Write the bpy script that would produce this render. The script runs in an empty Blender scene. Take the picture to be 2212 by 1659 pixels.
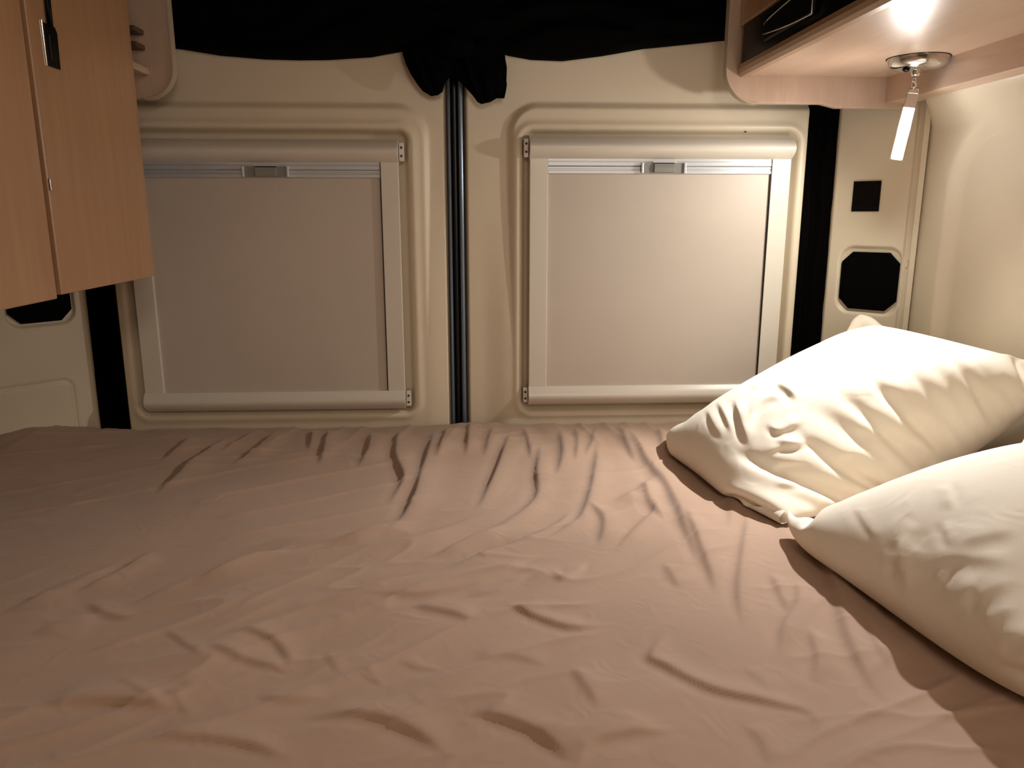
import bpy, bmesh, math, random
import numpy as np
from mathutils import Vector, Matrix

C = bpy.context.scene.collection
SC = bpy.context.scene
# ------------------------------------------------------------------ camera, world, lights, exposure
EYE = Vector((0.0, 0.0, 1.2)); FPX = 1667.0; PITCH = math.radians(12.5); YAW = math.radians(-2.95)
cam = bpy.data.cameras.new('camera'); camo = bpy.data.objects.new('camera', cam); C.objects.link(camo)
camo.location = EYE; camo.rotation_euler = (math.pi/2-PITCH, 0, YAW)
cam.sensor_fit = 'HORIZONTAL'; cam.sensor_width = 36; cam.lens = 36*FPX/2212; cam.clip_start = 0.01
SC.camera = camo
CAMR = camo.rotation_euler.to_matrix()
def ray(px, py): return CAMR @ Vector(((px-1106)/FPX, -(py-829.5)/FPX, -1))
def at(px, py, ax, v):
    q = ray(px, py); i = 'XYZ'.index(ax); return EYE + q*((v-EYE[i])/q[i])

w = bpy.data.worlds.new('world'); SC.world = w; w.use_nodes = True
w.node_tree.nodes['Background'].inputs[0].default_value = (0.9, 0.75, 0.6, 1)
w.node_tree.nodes['Background'].inputs[1].default_value = 0.02
SC.view_settings.view_transform = 'Standard'; SC.view_settings.look = 'None'
SC.view_settings.gamma = 1; SC.view_settings.exposure = 0.0
SC.view_settings.use_curve_mapping = False
SC.cycles.max_bounces = 5; SC.cycles.diffuse_bounces = 4; SC.cycles.glossy_bounces = 3
SC.cycles.use_adaptive_sampling = True; SC.cycles.adaptive_threshold = 0.03
SC.cycles.caustics_reflective = False; SC.cycles.caustics_refractive = False

LAMP_STRENGTH = 12.0
def area(name, loc, rot, sx, sy, power, col):
    l = bpy.data.lights.new(name, 'AREA'); l.shape = 'RECTANGLE'; l.size = sx; l.size_y = sy
    l.energy = power; l.color = col
    o = bpy.data.objects.new(name, l); C.objects.link(o); o.location = loc; o.rotation_euler = rot; return o
# dim warm ceiling lamp of the van's living area behind the camera
area('ceiling_lamp_light', (.32, -.70, 1.86), (.34, 0, 0), .4, .4, 10.0, (1.0, .81, .66))
area('right_fill_light', (.62, -1.05, 1.45), (1.36, 0, .10), .35, .35, 3.0, (1.0, .88, .72))  # added unseen fill from behind right, brightens the dim front of the near pillow

# ------------------------------------------------------------------ materials
def nodes_mat(name):
    m = bpy.data.materials.new(name); m.use_nodes = True
    nt = m.node_tree; return m, nt, nt.nodes['Principled BSDF']
def tex_coord(nt, scale=(1, 1, 1)):
    tc = nt.nodes.new('ShaderNodeTexCoord'); mp = nt.nodes.new('ShaderNodeMapping')
    mp.inputs['Scale'].default_value = scale
    nt.links.new(tc.outputs['Object'], mp.inputs['Vector']); return mp.outputs['Vector']
def add_bump(nt, b, vec, scale, strength, dist=0.001, detail=3):
    n = nt.nodes.new('ShaderNodeTexNoise'); n.inputs['Scale'].default_value = scale; n.inputs['Detail'].default_value = detail
    nt.links.new(vec, n.inputs['Vector'])
    bp = nt.nodes.new('ShaderNodeBump'); bp.inputs['Strength'].default_value = strength; bp.inputs['Distance'].default_value = dist
    nt.links.new(n.outputs['Fac'], bp.inputs['Height']); nt.links.new(bp.outputs['Normal'], b.inputs['Normal']); return n, bp
def plain(name, col, rough=0.5, metal=0.0, bump=None, var=0.0, spec=0.5, sheen=0):
    m, nt, b = nodes_mat(name)
    b.inputs['Base Color'].default_value = (*col, 1); b.inputs['Roughness'].default_value = rough
    b.inputs['Metallic'].default_value = metal; b.inputs['Specular IOR Level'].default_value = spec
    if sheen: b.inputs['Sheen Weight'].default_value = sheen
    v = tex_coord(nt)
    if bump: add_bump(nt, b, v, *bump)
    if var:
        n = nt.nodes.new('ShaderNodeTexNoise'); n.inputs['Scale'].default_value = 9; nt.links.new(v, n.inputs['Vector'])
        r = nt.nodes.new('ShaderNodeValToRGB')
        r.color_ramp.elements[0].position = .3; r.color_ramp.elements[1].position = .7
        r.color_ramp.elements[0].color = (*[c*(1-var) for c in col], 1); r.color_ramp.elements[1].color = (*[min(1, c*(1+var)) for c in col], 1)
        nt.links.new(n.outputs['Fac'], r.inputs[0]); nt.links.new(r.outputs[0], b.inputs['Base Color'])
    return m
def wood(name, c1, c2, scale, rough=0.4, coat=0.0):
    m, nt, b = nodes_mat(name)
    v = tex_coord(nt, scale)
    n = nt.nodes.new('ShaderNodeTexNoise'); n.inputs['Scale'].default_value = 1; n.inputs['Detail'].default_value = 6; n.inputs['Roughness'].default_value = .6
    n2 = nt.nodes.new('ShaderNodeTexNoise'); n2.inputs['Scale'].default_value = 5; n2.inputs['Detail'].default_value = 3
    nt.links.new(v, n.inputs['Vector']); nt.links.new(v, n2.inputs['Vector'])
    mx = nt.nodes.new('ShaderNodeMix'); mx.data_type = 'FLOAT'; mx.inputs[0].default_value = .35
    nt.links.new(n.outputs['Fac'], mx.inputs[2]); nt.links.new(n2.outputs['Fac'], mx.inputs[3])
    r = nt.nodes.new('ShaderNodeValToRGB'); r.color_ramp.elements[0].position = .3; r.color_ramp.elements[1].position = .7
    r.color_ramp.elements[0].color = (*c1, 1); r.color_ramp.elements[1].color = (*c2, 1)
    nt.links.new(mx.outputs[0], r.inputs[0]); nt.links.new(r.outputs[0], b.inputs['Base Color'])
    b.inputs['Roughness'].default_value = rough; b.inputs['Coat Weight'].default_value = coat; b.inputs['Coat Roughness'].default_value = .3
    bp = nt.nodes.new('ShaderNodeBump'); bp.inputs['Strength'].default_value = .12; bp.inputs['Distance'].default_value = .0006
    nt.links.new(n2.outputs['Fac'], bp.inputs['Height']); nt.links.new(bp.outputs['Normal'], b.inputs['Normal'])
    return m
def cloth(name, col, fine, amp, weave=0.25, sheen=0.15, spec=.25):
    """woven cloth: crease relief from warped noise plus a fine weave"""
    m, nt, b = nodes_mat(name); v = tex_coord(nt)
    b.inputs['Roughness'].default_value = .85; b.inputs['Specular IOR Level'].default_value = spec; b.inputs['Sheen Weight'].default_value = sheen
    n1 = nt.nodes.new('ShaderNodeTexNoise'); n1.inputs['Scale'].default_value = fine; n1.inputs['Detail'].default_value = 3; n1.inputs['Distortion'].default_value = 1.2
    n1.noise_type = 'RIDGED_MULTIFRACTAL'
    n2 = nt.nodes.new('ShaderNodeTexNoise'); n2.inputs['Scale'].default_value = 900; n2.inputs['Detail'].default_value = 1
    nt.links.new(v, n1.inputs['Vector']); nt.links.new(v, n2.inputs['Vector'])
    b1 = nt.nodes.new('ShaderNodeBump'); b1.inputs['Strength'].default_value = .5; b1.inputs['Distance'].default_value = amp
    b2 = nt.nodes.new('ShaderNodeBump'); b2.inputs['Strength'].default_value = weave; b2.inputs['Distance'].default_value = .0003
    nt.links.new(n1.outputs['Fac'], b1.inputs['Height']); nt.links.new(n2.outputs['Fac'], b2.inputs['Height'])
    nt.links.new(b1.outputs['Normal'], b2.inputs['Normal']); nt.links.new(b2.outputs['Normal'], b.inputs['Normal'])
    n3 = nt.nodes.new('ShaderNodeTexNoise'); n3.inputs['Scale'].default_value = 6; n3.inputs['Detail'].default_value = 4; nt.links.new(v, n3.inputs['Vector'])
    r = nt.nodes.new('ShaderNodeValToRGB'); r.color_ramp.elements[0].position = .3; r.color_ramp.elements[1].position = .7
    r.color_ramp.elements[0].color = (*[c*.95 for c in col], 1); r.color_ramp.elements[1].color = (*[min(1, c*1.05) for c in col], 1)
    nt.links.new(n3.outputs['Fac'], r.inputs[0]); nt.links.new(r.outputs[0], b.inputs['Base Color'])
    return m
M = {
 'cream': plain('cream_moulded_plastic', (.70, .61, .475), .42, bump=(420, .12, .0004, 2), var=.02),
 'blind_frame': plain('white_blind_plastic', (.70, .65, .58), .32, bump=(300, .05, .0003)),
 'blind_cloth': plain('beige_blackout_fabric', (.57, .50, .44), .45, bump=(700, .1, .0002), var=.02),
 'bar': plain('pale_anodised_bar', (.62, .64, .68), .35, metal=.35),
 'grey': plain('grey_clip_plastic', (.27, .27, .26), .4, bump=(300, .05, .0003)),
 'black_plastic': plain('black_plastic', (.003, .003, .0035), .4, bump=(500, .2, .0003), spec=.12),
 'grille': plain('black_grille_mesh', (.0018, .0018, .0018), .7, bump=(900, .3, .0004), spec=.03),
 'rubber': plain('black_door_rubber', (.006, .006, .007), .35, bump=(200, .1, .0003)),
 'seal': plain('door_edge_cool_reflection', (.20, .25, .33), .28, metal=.7, bump=(200, .03, .0003)),  # metal edge with a cool bluish reflection put into its base colour
 'black_cloth': cloth('black_curtain_cloth', (.0016, .0016, .0018), 40, .002, sheen=0, spec=.03),
 'black_net': cloth('black_strip_cloth', (.0022, .0018, .0018), 40, .002, sheen=0, spec=.01),
 'gloss_black': plain('gloss_black_strip', (.003, .0026, .0026), .3, bump=(3, .02, .0003), spec=.18),
 'chrome': plain('chrome', (.78, .76, .72), .12, metal=1, bump=(60, .03, .0003)),
 'sheet': cloth('taupe_cotton_sheet', (.41, .275, .20), 26, .0016),
 'pillow': cloth('cream_cotton_pillowcase', (.87, .80, .68), 22, .0016),
 'mattress': plain('mattress_cover', (.45, .40, .34), .9, bump=(200, .4, .001)),
 'door_wood': wood('light_wood_cabinet_door', (.36, .20, .105), (.48, .28, .155), (14, 14, 1.2), .38, .25),
 'under_wood': wood('pale_wood_laminate', (.52, .36, .26), (.62, .45, .34), (30, 3, 30), .36, .3),
 'end_wood': wood('pale_wood_end_board', (.50, .36, .27), (.60, .45, .35), (40, 10, 5), .45),
 'rail_wood': wood('wood_rail', (.36, .22, .13), (.46, .30, .19), (30, 2, 30), .35, .2),
 'edge': plain('beige_edge_band', (.52, .42, .32), .45, bump=(300, .05, .0003)),
 'dark_gap': plain('dark_wood_gap', (.10, .055, .03), .6, bump=(100, .1, .0005)),
 'floor': wood('van_floor_laminate', (.14, .09, .06), (.22, .15, .10), (3, 25, 25), .5),
 'ceiling': plain('van_ceiling_panel', (.55, .50, .43), .7, bump=(200, .2, .0006)),
 'screw': plain('dark_screw_hole', (.03, .025, .02), .5, bump=(200, .1, .0003)),
}
def emis(name, col, s):
    m = bpy.data.materials.new(name); m.use_nodes = True; nt = m.node_tree; nt.nodes.clear()
    e = nt.nodes.new('ShaderNodeEmission'); e.inputs[0].default_value = (*col, 1); e.inputs[1].default_value = s
    o = nt.nodes.new('ShaderNodeOutputMaterial'); nt.links.new(e.outputs[0], o.inputs[0]); return m
M['led'] = emis('lit_lamp_diffuser', (1.0, .92, .82), LAMP_STRENGTH)

# ------------------------------------------------------------------ helpers
def link(name, me, mat, parent=None, smooth=False):
    o = bpy.data.objects.new(name, me); C.objects.link(o)
    if mat: me.materials.append(mat)
    if smooth:
        me.polygons.foreach_set('use_smooth', [True]*len(me.polygons))
    if parent is not None:
        o.parent = parent
        p = parent; off = Vector((0, 0, 0))
        while p is not None: off += p.location; p = p.parent
        o.location = -off
    return o
def from_bm(name, bm, mat, parent=None, smooth=False):
    bmesh.ops.recalc_face_normals(bm, faces=bm.faces)
    me = bpy.data.meshes.new(name); bm.to_mesh(me); bm.free(); return link(name, me, mat, parent, smooth)
def thing(name, label, cat, loc=(0, 0, 0), group=None):
    o = bpy.data.objects.new(name, None); C.objects.link(o); o.location = loc; o.empty_display_size = .05
    o['label'] = label; o['category'] = cat
    if group: o['group'] = group
    return o
def tag(o, label, cat, group=None):
    o['label'] = label; o['category'] = cat
    if group: o['group'] = group
    return o
def struct(o, label=None):
    o['kind'] = 'structure'
    if label: o['label'] = label
    return o
def bev(bm, r, seg=2):
    if r > 0: bmesh.ops.bevel(bm, geom=list(bm.edges), offset=r, segments=seg, profile=.5, affect='EDGES', clamp_overlap=True)
def add_box(bm, x0, x1, y0, y1, z0, z1):
    v = [bm.verts.new(p) for p in ((x0,y0,z0),(x1,y0,z0),(x1,y1,z0),(x0,y1,z0),(x0,y0,z1),(x1,y0,z1),(x1,y1,z1),(x0,y1,z1))]
    for f in ((0,3,2,1),(4,5,6,7),(0,1,5,4),(1,2,6,5),(2,3,7,6),(3,0,4,7)): bm.faces.new([v[i] for i in f])
def box(name, x0, x1, y0, y1, z0, z1, mat, parent=None, r=0.0, seg=2):
    bm = bmesh.new(); add_box(bm, x0, x1, y0, y1, z0, z1); bmesh.ops.recalc_face_normals(bm, faces=bm.faces); bev(bm, r, seg)
    return from_bm(name, bm, mat, parent)
def prism(name, pts, axis, a, b, mat, parent=None, r=0.0, seg=2, smooth=False):
    """extrude a 2-D outline along axis; X: pts=(y,z)  Y: pts=(x,z)  Z: pts=(x,y)"""
    bm = bmesh.new()
    def P(p, t): return {'X': (t, p[0], p[1]), 'Y': (p[0], t, p[1]), 'Z': (p[0], p[1], t)}[axis]
    A = [bm.verts.new(P(p, a)) for p in pts]; B = [bm.verts.new(P(p, b)) for p in pts]
    bm.faces.new(A[::-1]); bm.faces.new(B); n = len(pts)
    for i in range(n): bm.faces.new((A[i], A[(i+1) % n], B[(i+1) % n], B[i]))
    bmesh.ops.recalc_face_normals(bm, faces=bm.faces)
    if r > 0:
        ed = [e for e in bm.edges if (e.verts[0] in A) == (e.verts[1] in A)]
        bmesh.ops.bevel(bm, geom=ed, offset=r, segments=seg, profile=.5, affect='EDGES', clamp_overlap=True)
    o = from_bm(name, bm, mat, parent, smooth)
    return o
def rrect(x0, x1, z0, z1, r, n=8):
    out = []
    for cx, cz, a0 in ((x1-r, z1-r, 0), (x0+r, z1-r, 90), (x0+r, z0+r, 180), (x1-r, z0+r, 270)):
        for i in range(n+1):
            a = math.radians(a0+90*i/n); out.append((cx+r*math.cos(a), cz+r*math.sin(a)))
    return out
def lathe(name, prof, centre, direction, mat, parent=None, n=48):
    """prof = (radius, height) along direction"""
    d = Vector(direction).normalized(); q = d.to_track_quat('Z', 'Y').to_matrix(); c = Vector(centre)
    bm = bmesh.new(); rings = []
    for r, h in prof:
        if r < 1e-6: rings.append([bm.verts.new(c+q @ Vector((0, 0, h)))])
        else: rings.append([bm.verts.new(c+q @ Vector((r*math.cos(2*math.pi*i/n), r*math.sin(2*math.pi*i/n), h))) for i in range(n)])
    for a, b in zip(rings, rings[1:]):
        for i in range(n):
            j = (i+1) % n
            if len(a) == 1 and len(b) > 1: bm.faces.new((a[0], b[i], b[j]))
            elif len(b) == 1 and len(a) > 1: bm.faces.new((a[i], a[j], b[0]))
            elif len(a) > 1: bm.faces.new((a[i], a[j], b[j], b[i]))
    return from_bm(name, bm, mat, parent, True)
def tube(name, pts, r, mat, parent=None, n=10):
    bm = bmesh.new(); rings = []
    pts = [Vector(p) for p in pts]
    for k, p in enumerate(pts):
        t = (pts[min(k+1, len(pts)-1)]-pts[max(k-1, 0)]).normalized()
        q = t.to_track_quat('Z', 'Y').to_matrix()
        rings.append([bm.verts.new(p+q @ Vector((r*math.cos(2*math.pi*i/n), r*math.sin(2*math.pi*i/n), 0))) for i in range(n)])
    for a, b in zip(rings, rings[1:]):
        for i in range(n): bm.faces.new((a[i], a[(i+1) % n], b[(i+1) % n], b[i]))
    bm.faces.new(rings[0][::-1]); bm.faces.new(rings[-1])
    return from_bm(name, bm, mat, parent, True)
def grid_mesh(name, P, mat, parent=None, smooth=True, flip=False, back=None):
    """P: (ny, nx, 3) array of points -> quad sheet; back = offset vector closes it into a slab"""
    ny, nx = P.shape[:2]; V = P.reshape(-1, 3)
    i = np.arange(ny*nx).reshape(ny, nx)
    Q = np.stack([i[:-1, :-1], i[:-1, 1:], i[1:, 1:], i[1:, :-1]], -1).reshape(-1, 4)
    if flip: Q = Q[:, ::-1]
    if back is not None:
        b = np.array(back); n0 = len(V)
        rim = np.concatenate([i[0, :], i[1:, -1], i[-1, -2::-1], i[-2:0:-1, 0]])
        R = V[rim]+b; m = len(rim); V = np.concatenate([V, R]); k = np.arange(m); k2 = (k+1) % m
        S = np.stack([rim[k2], rim[k], n0+k, n0+k2], -1)
        if flip: S = S[:, ::-1]
        Q = np.concatenate([Q, S])
    me = bpy.data.meshes.new(name)
    me.vertices.add(len(V)); me.vertices.foreach_set('co', V.astype(np.float32).ravel())
    nf = len(Q); me.loops.add(nf*4); me.polygons.add(nf)
    me.loops.foreach_set('vertex_index', Q.astype(np.int32).ravel())
    me.polygons.foreach_set('loop_start', np.arange(0, nf*4, 4, dtype=np.int32))
    me.update(calc_edges=True); me.validate()
    return link(name, me, mat, parent, smooth)
def sst(a, b, x):
    t = np.clip((x-a)/(b-a), 0, 1); return t*t*(3-2*t)
def sd_rr(x, z, x0, x1, z0, z1, r):
    cx, cz = (x0+x1)/2, (z0+z1)/2; qx = np.abs(x-cx)-((x1-x0)/2-r); qz = np.abs(z-cz)-((z1-z0)/2-r)
    return np.hypot(np.maximum(qx, 0), np.maximum(qz, 0))+np.minimum(np.maximum(qx, qz), 0)-r
def vnoise(x, y, sc, seed):
    """smooth value noise 0..1"""
    rng = np.random.RandomState(seed); T = rng.rand(64, 64)
    X = x*sc+1000; Y = y*sc+1000; xi = np.floor(X).astype(int); yi = np.floor(Y).astype(int)
    fx = X-xi; fy = Y-yi; fx = fx*fx*fx*(fx*(fx*6-15)+10); fy = fy*fy*fy*(fy*(fy*6-15)+10)
    g = lambda a, b: T[b % 64, a % 64]
    return (g(xi, yi)*(1-fx)+g(xi+1, yi)*fx)*(1-fy)+(g(xi, yi+1)*(1-fx)+g(xi+1, yi+1)*fx)*fy

# ------------------------------------------------------------------ the setting: van shell
YD = 1.62            # plane of the rear door trims
struct(box('floor', -1.02, 1.0, -2.4, 1.78, -.03, 0, M['floor']))
struct(box('ceiling', -1.02, 1.0, -2.4, 1.78, 1.9, 1.93, M['ceiling']))
struct(box('wall_front', -1.02, 1.0, -2.43, -2.4, 0, 1.9, M['cream']))
struct(box('wall_back', -1.02, 1.0, 1.72, 1.78, 0, 1.9, M['black_plastic']), 'dark van body behind the rear doors')
struct(box('wall_left', -1.0, -.955, -2.4, 1.72, 0, 1.9, M['cream'], r=.004))

# right wall: moulded side trim with a ledge and a soft recess
y = np.concatenate([np.linspace(-2.4, .6, 30), np.linspace(.62, 1.72, 180)]); z = np.concatenate([np.linspace(0, .74, 8), np.linspace(.75, 1.62, 190), np.linspace(1.64, 1.9, 6)])
Y, Z = np.meshgrid(y, z)
rec = sst(.012, -.012, sd_rr(Y, Z, .35, 1.415, .60, 1.345, .10))
led = sst(1.352, 1.372, Z)*sst(1.55, 1.49, Y)
X = .878+.016*rec-.048*sst(1.350, 1.412, Z)*sst(1.53, 1.44, Y)+.010*(1-sst(.8, 1.5, Y))*sst(1.40, 1.30, Z)
wr = grid_mesh('wall_right', np.stack([X, Y, Z], -1), M['cream'], flip=True, back=(.11, 0, 0)); struct(wr)

# rear doors: one moulded trim panel each, window recess pressed in
def door(name, xa, xb, side):
    x = np.linspace(xa, xb, 330); z = np.concatenate([np.linspace(.35, .70, 12), np.linspace(.705, 1.60, 400), np.linspace(1.61, 1.9, 12)])
    X, Z = np.meshgrid(x, z)
    if side > 0:
        s1 = sst(.008, -.008, sd_rr(X, Z, .080, .90, .30, 1.409, .055)); rc = (.106, .664)
        fd = sst(1.30, .885, Z)*sst(.02, .085, X)
    else:
        s1 = sst(.008, -.008, sd_rr(X, Z, -.95, -.088, .30, 1.406, .060)); rc = (-.697, -.127)
        fd = sst(1.33, .90, Z)*sst(-.03, -.095, X)
    D = .010*np.maximum(s1, fd)+.004*sst(1.46, 1.55, Z)
    D += -.020*sst(.006, -.006, sd_rr(X, Z, rc[0], rc[1], .787, 1.358, .020))
    D += .004*np.exp(-(sd_rr(X, Z, rc[0], rc[1], .787, 1.358, .020)-.012)**2/.008**2)   # soft lip round the recess
    e_out = (xb-X) if side > 0 else (X-xa); e_in = (X-xa) if side > 0 else (xb-X)
    D -= .030*sst(.016, 0, e_out)**1.5+.016*sst(.008, 0, e_in)**1.5
    return struct(grid_mesh(name, np.stack([X, YD-D, Z], -1), M['cream'], back=(0, .035, 0)))
door('door_1', -.735, -.0465, -1)
door('door_2', -.0135, .698, 1)
# centre joint between the doors: rubber with two metal edges
jt = thing('trim_1', 'black rubber joint with blue-grey edges between the two rear doors', 'trim', (-.03, YD, .4))
del jt['category'], jt['label']; jt['kind'] = 'structure'
def joint(nm, x0, x1, yf, m):
    pts = [(x0, YD+.05), (x1, YD+.05)]
    for i in range(9):
        a = math.pi*i/8; pts.append(((x0+x1)/2+(x1-x0)/2*math.cos(a), yf+.006*(1-math.sin(a))))
    return prism(nm, pts, 'Z', .40, 1.72, m, jt, smooth=False)
joint('door_edge', -.0460, -.0395, YD-.004, M['seal']); joint('door_edge', -.0245, -.0145, YD-.004, M['seal'])
joint('rubber_seal', -.0388, -.0252, YD+.012, M['rubber'])

# corner pillars beside the doors (angled trims)
def pillar(name, P0, P1, P2, sgn):
    P0, P1, P2 = map(np.array, (P0, P1, P2)); t = (P1-P0)/np.linalg.norm(P1-P0); L = np.linalg.norm(P1-P0)
    n = np.array([t[1], -t[0]]); n = n if n[1] < 0 else -n
    s = np.concatenate([np.linspace(-.03, L, 170)]); z = np.concatenate([np.linspace(.35, .74, 8), np.linspace(.745, 1.60, 330), np.linspace(1.61, 1.9, 6)])
    S, Z = np.meshgrid(s, z)
    D = np.zeros_like(S)
    if sgn > 0:
        D -= .008*sst(.004, -.004, sd_rr(S, Z, .0155, .1385, .996, 1.131, .028))
        D -= .008*sst(.1375, .1415, S)*(1-sst(.151, .155, S)); D += .006*sst(.151, .155, S)      # groove and bead next to the side wall
    else:
        D -= .007*sst(.003, -.003, sd_rr(S, Z, .0125, .1375, .982, 1.13, .028))
        g = np.abs(sd_rr(S, Z, .034, .30, .60, .866, .018)); D -= .0035*np.exp(-(g/.0035)**2)
    D -= .02*sst(-.005, -.03, S)
    XY = P0[None, None]+S[..., None]*t+D[..., None]*n
    P = np.concatenate([XY, Z[..., None]], -1)
    o = struct(grid_mesh(name, P, M['cream'], flip=sgn < 0, back=(0, .05, 0)))
    return o, P0, t, n
pr, pr0, prt, prn = pillar('trim_2', (.765, 1.62), (.8763, 1.4975), None or (0, 0), 1)
pl, pl0, plt, pln = pillar('trim_3', (-.80, 1.62), (-.925, 1.4825), (0, 0), -1)

# ------------------------------------------------------------------ right overhead cabinet (over the pillows)
XC, ZU, YE = .503, 1.452, 1.52
cr = thing('overhead_cabinet', 'right-hand pale wooden overhead cabinet with black handle strip, above the pillows', 'cabinet', (XC, YE, ZU))
arc = [(.545+.063*math.cos(math.radians(a)), 1.466+.063*math.sin(math.radians(a))) for a in range(180, 271, 9)]
prism('end_board', [(.482, 1.9)]+arc+[(.67, 1.403), (.70, 1.396), (.862, 1.396), (.862, 1.9)], 'Y', YE, YE+.016, M['end_wood'], cr, r=.0012)
o = prism('edge_band', [(.4805, 1.9), (.4805, 1.466)]+[(.545+.0645*math.cos(math.radians(a)), 1.466+.0645*math.sin(math.radians(a))) for a in range(189, 271, 9)]+[(.546, 1.4035)]+[(.545+.0625*math.cos(math.radians(a)), 1.466+.0625*math.sin(math.radians(a))) for a in range(261, 188, -9)]+[(.4825, 1.466), (.4825, 1.9)], 'Y', YE-.002, YE+.018, M['edge'], cr)
box('underside_board', XC+.006, .862, .15, YE, ZU, ZU+.015, M['under_wood'], cr, r=.001)
box('wall_board', .793, .806, .15, YE-.0005, 1.404, ZU+.001, M['under_wood'], cr, r=.0012)
box('wall_ledge', .806, .845, .15, YE-.0005, 1.404, 1.416, M['under_wood'], cr, r=.0012)
# rounded wooden rail under the black strip
pts = [(XC+.020, ZU-.001), (XC+.006, ZU-.002), (XC+.001, ZU+.003), (XC-.001, ZU+.010), (XC, ZU+.018), (XC+.008, ZU+.021), (XC+.020, ZU+.021)]
prism('bottom_rail', pts, 'Y', .15, YE-.001, M['rail_wood'], cr, smooth=False)
prism('handle_strip', [(XC+.003, ZU+.0205), (XC+.020, ZU+.0205), (XC+.020, ZU+.086), (XC+.003, ZU+.086)], 'Y', .15, YE-.012, M['gloss_black'], cr, r=.001)
box('upper_flap', XC-.002, XC+.018, .15, YE-.022, ZU+.0865, 1.885, M['door_wood'], cr, r=.002)
box('flap_edge', XC, XC+.016, YE-.0215, YE-.001, ZU+.0865, 1.885, M['edge'], cr, r=.001)
box('cabinet_back', .60, .866, .15, YE-.001, ZU+.016, 1.885, M['under_wood'], cr)
# recessed handle with thin chrome outline
h = box('handle', XC-.004, XC+.004, 1.190, 1.385, 1.484, 1.528, M['black_plastic'], cr, r=.003)
e0 = [(XC-.0045, 1.385-.195*t, 1.496-.0125*math.sin(t*1.45)) for t in np.linspace(0, 1, 14)]
tube('chrome_line', e0, .0011, M['chrome'], h, 8)
tube('chrome_line', [(XC-.0045, 1.190, 1.4836), (XC-.0045, 1.190, 1.53)], .0012, M['chrome'], h, 8)
tube('chrome_line', [(XC-.0045, 1.385-.19*t, 1.512+.016*t**.6) for t in np.linspace(0, 1, 12)], .0009, M['chrome'], h, 8)
lathe('hinge_cap', [(0, -.012), (.011, -.012), (.013, -.009), (.013, .004), (.010, .008), (0, .009)], (XC+.001, .955, ZU+.013), (-.4, .3, -1), M['chrome'], cr, 24)

# ------------------------------------------------------------------ left cabinets
XL = -.543
def wall_cab(label, ya, yb, zb):
    t = thing('wall_cabinet', label, 'cabinet', (XL, (ya+yb)/2, zb), 'wooden wall cabinets on the left')
    box('body', -.954, XL-.019, ya, yb, zb+.006, 1.88, M['dark_gap'], t)
    box('door', XL-.018, XL, ya+.0015, yb, zb, 1.885, M['door_wood'], t, r=.0015)
    return t
c2 = wall_cab('wooden wall cabinet with the black catch, nearest the rear door on the left', 1.052, 1.36, 1.094)
c1 = wall_cab('wooden wall cabinet at the left picture edge, without a catch', .66, 1.042, 1.090)
box('hinge', XL-.0005, XL+.0025, 1.0545, 1.0575, 1.228, 1.243, M['chrome'], c2, r=.0008)
# catch and its cord
k = thing('cabinet_catch', 'small black catch with chrome edge on the left wall cabinet', 'catch', (XL, 1.10, 1.385))
bm = bmesh.new()
pts = [(1.087, 1.385), (1.117, 1.385), (1.119, 1.430), (1.114, 1.437), (1.087, 1.437)]
prism('catch_body', pts, 'X', XL-.0002, XL+.0028, M['black_plastic'], k, r=.001)
box('chrome_edge', XL, XL+.0018, 1.0848, 1.0870, 1.384, 1.440, M['chrome'], k, r=.0006)
box('push_button', XL+.002, XL+.0036, 1.096, 1.108, 1.393, 1.424, M['gloss_black'], k, r=.001)
bm.free()
cd = tube('cord', [(XL+.004, 1.100, 1.4345), (XL+.004, 1.1005, 1.46), (XL+.004, 1.102, 1.50), (XL+.003, 1.104, 1.56), (XL+.003, 1.104, 1.70)], .0036, M['black_plastic'], None)
tag(cd, 'black cord hanging down the left wall cabinet into the catch', 'cord')
# open corner shelf behind the left cabinet
sh = thing('corner_shelf', 'open wooden corner shelf with rounded end board behind left wall cabinet', 'shelf', (-.6, 1.45, 1.41))
arcl = [(-.60+.055*math.cos(math.radians(a)), 1.462+.055*math.sin(math.radians(a))) for a in range(0, -91, -9)]
prism('end_board', [(-.545, 1.9)]+arcl+[(-.93, 1.407), (-.93, 1.9)], 'Y', 1.54, 1.556, M['end_wood'], sh, r=.0012)
arce = [(-.60+.057*math.cos(math.radians(a)), 1.462+.057*math.sin(math.radians(a))) for a in range(0, -91, -9)]
prism('edge_band', [(-.543, 1.9)]+arce+[(p[0], p[1]) for p in arcl[::-1]]+[(-.545, 1.9)], 'Y', 1.538, 1.558, M['edge'], sh)
box('shelf_board', -.90, -.588, 1.362, 1.5395, 1.447, 1.459, M['under_wood'], sh, r=.001)
for zz in (1.489, 1.515): box('bracket', -.618, -.590, 1.50, 1.5395, zz, zz+.009, M['dark_gap'], sh, r=.002)

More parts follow.
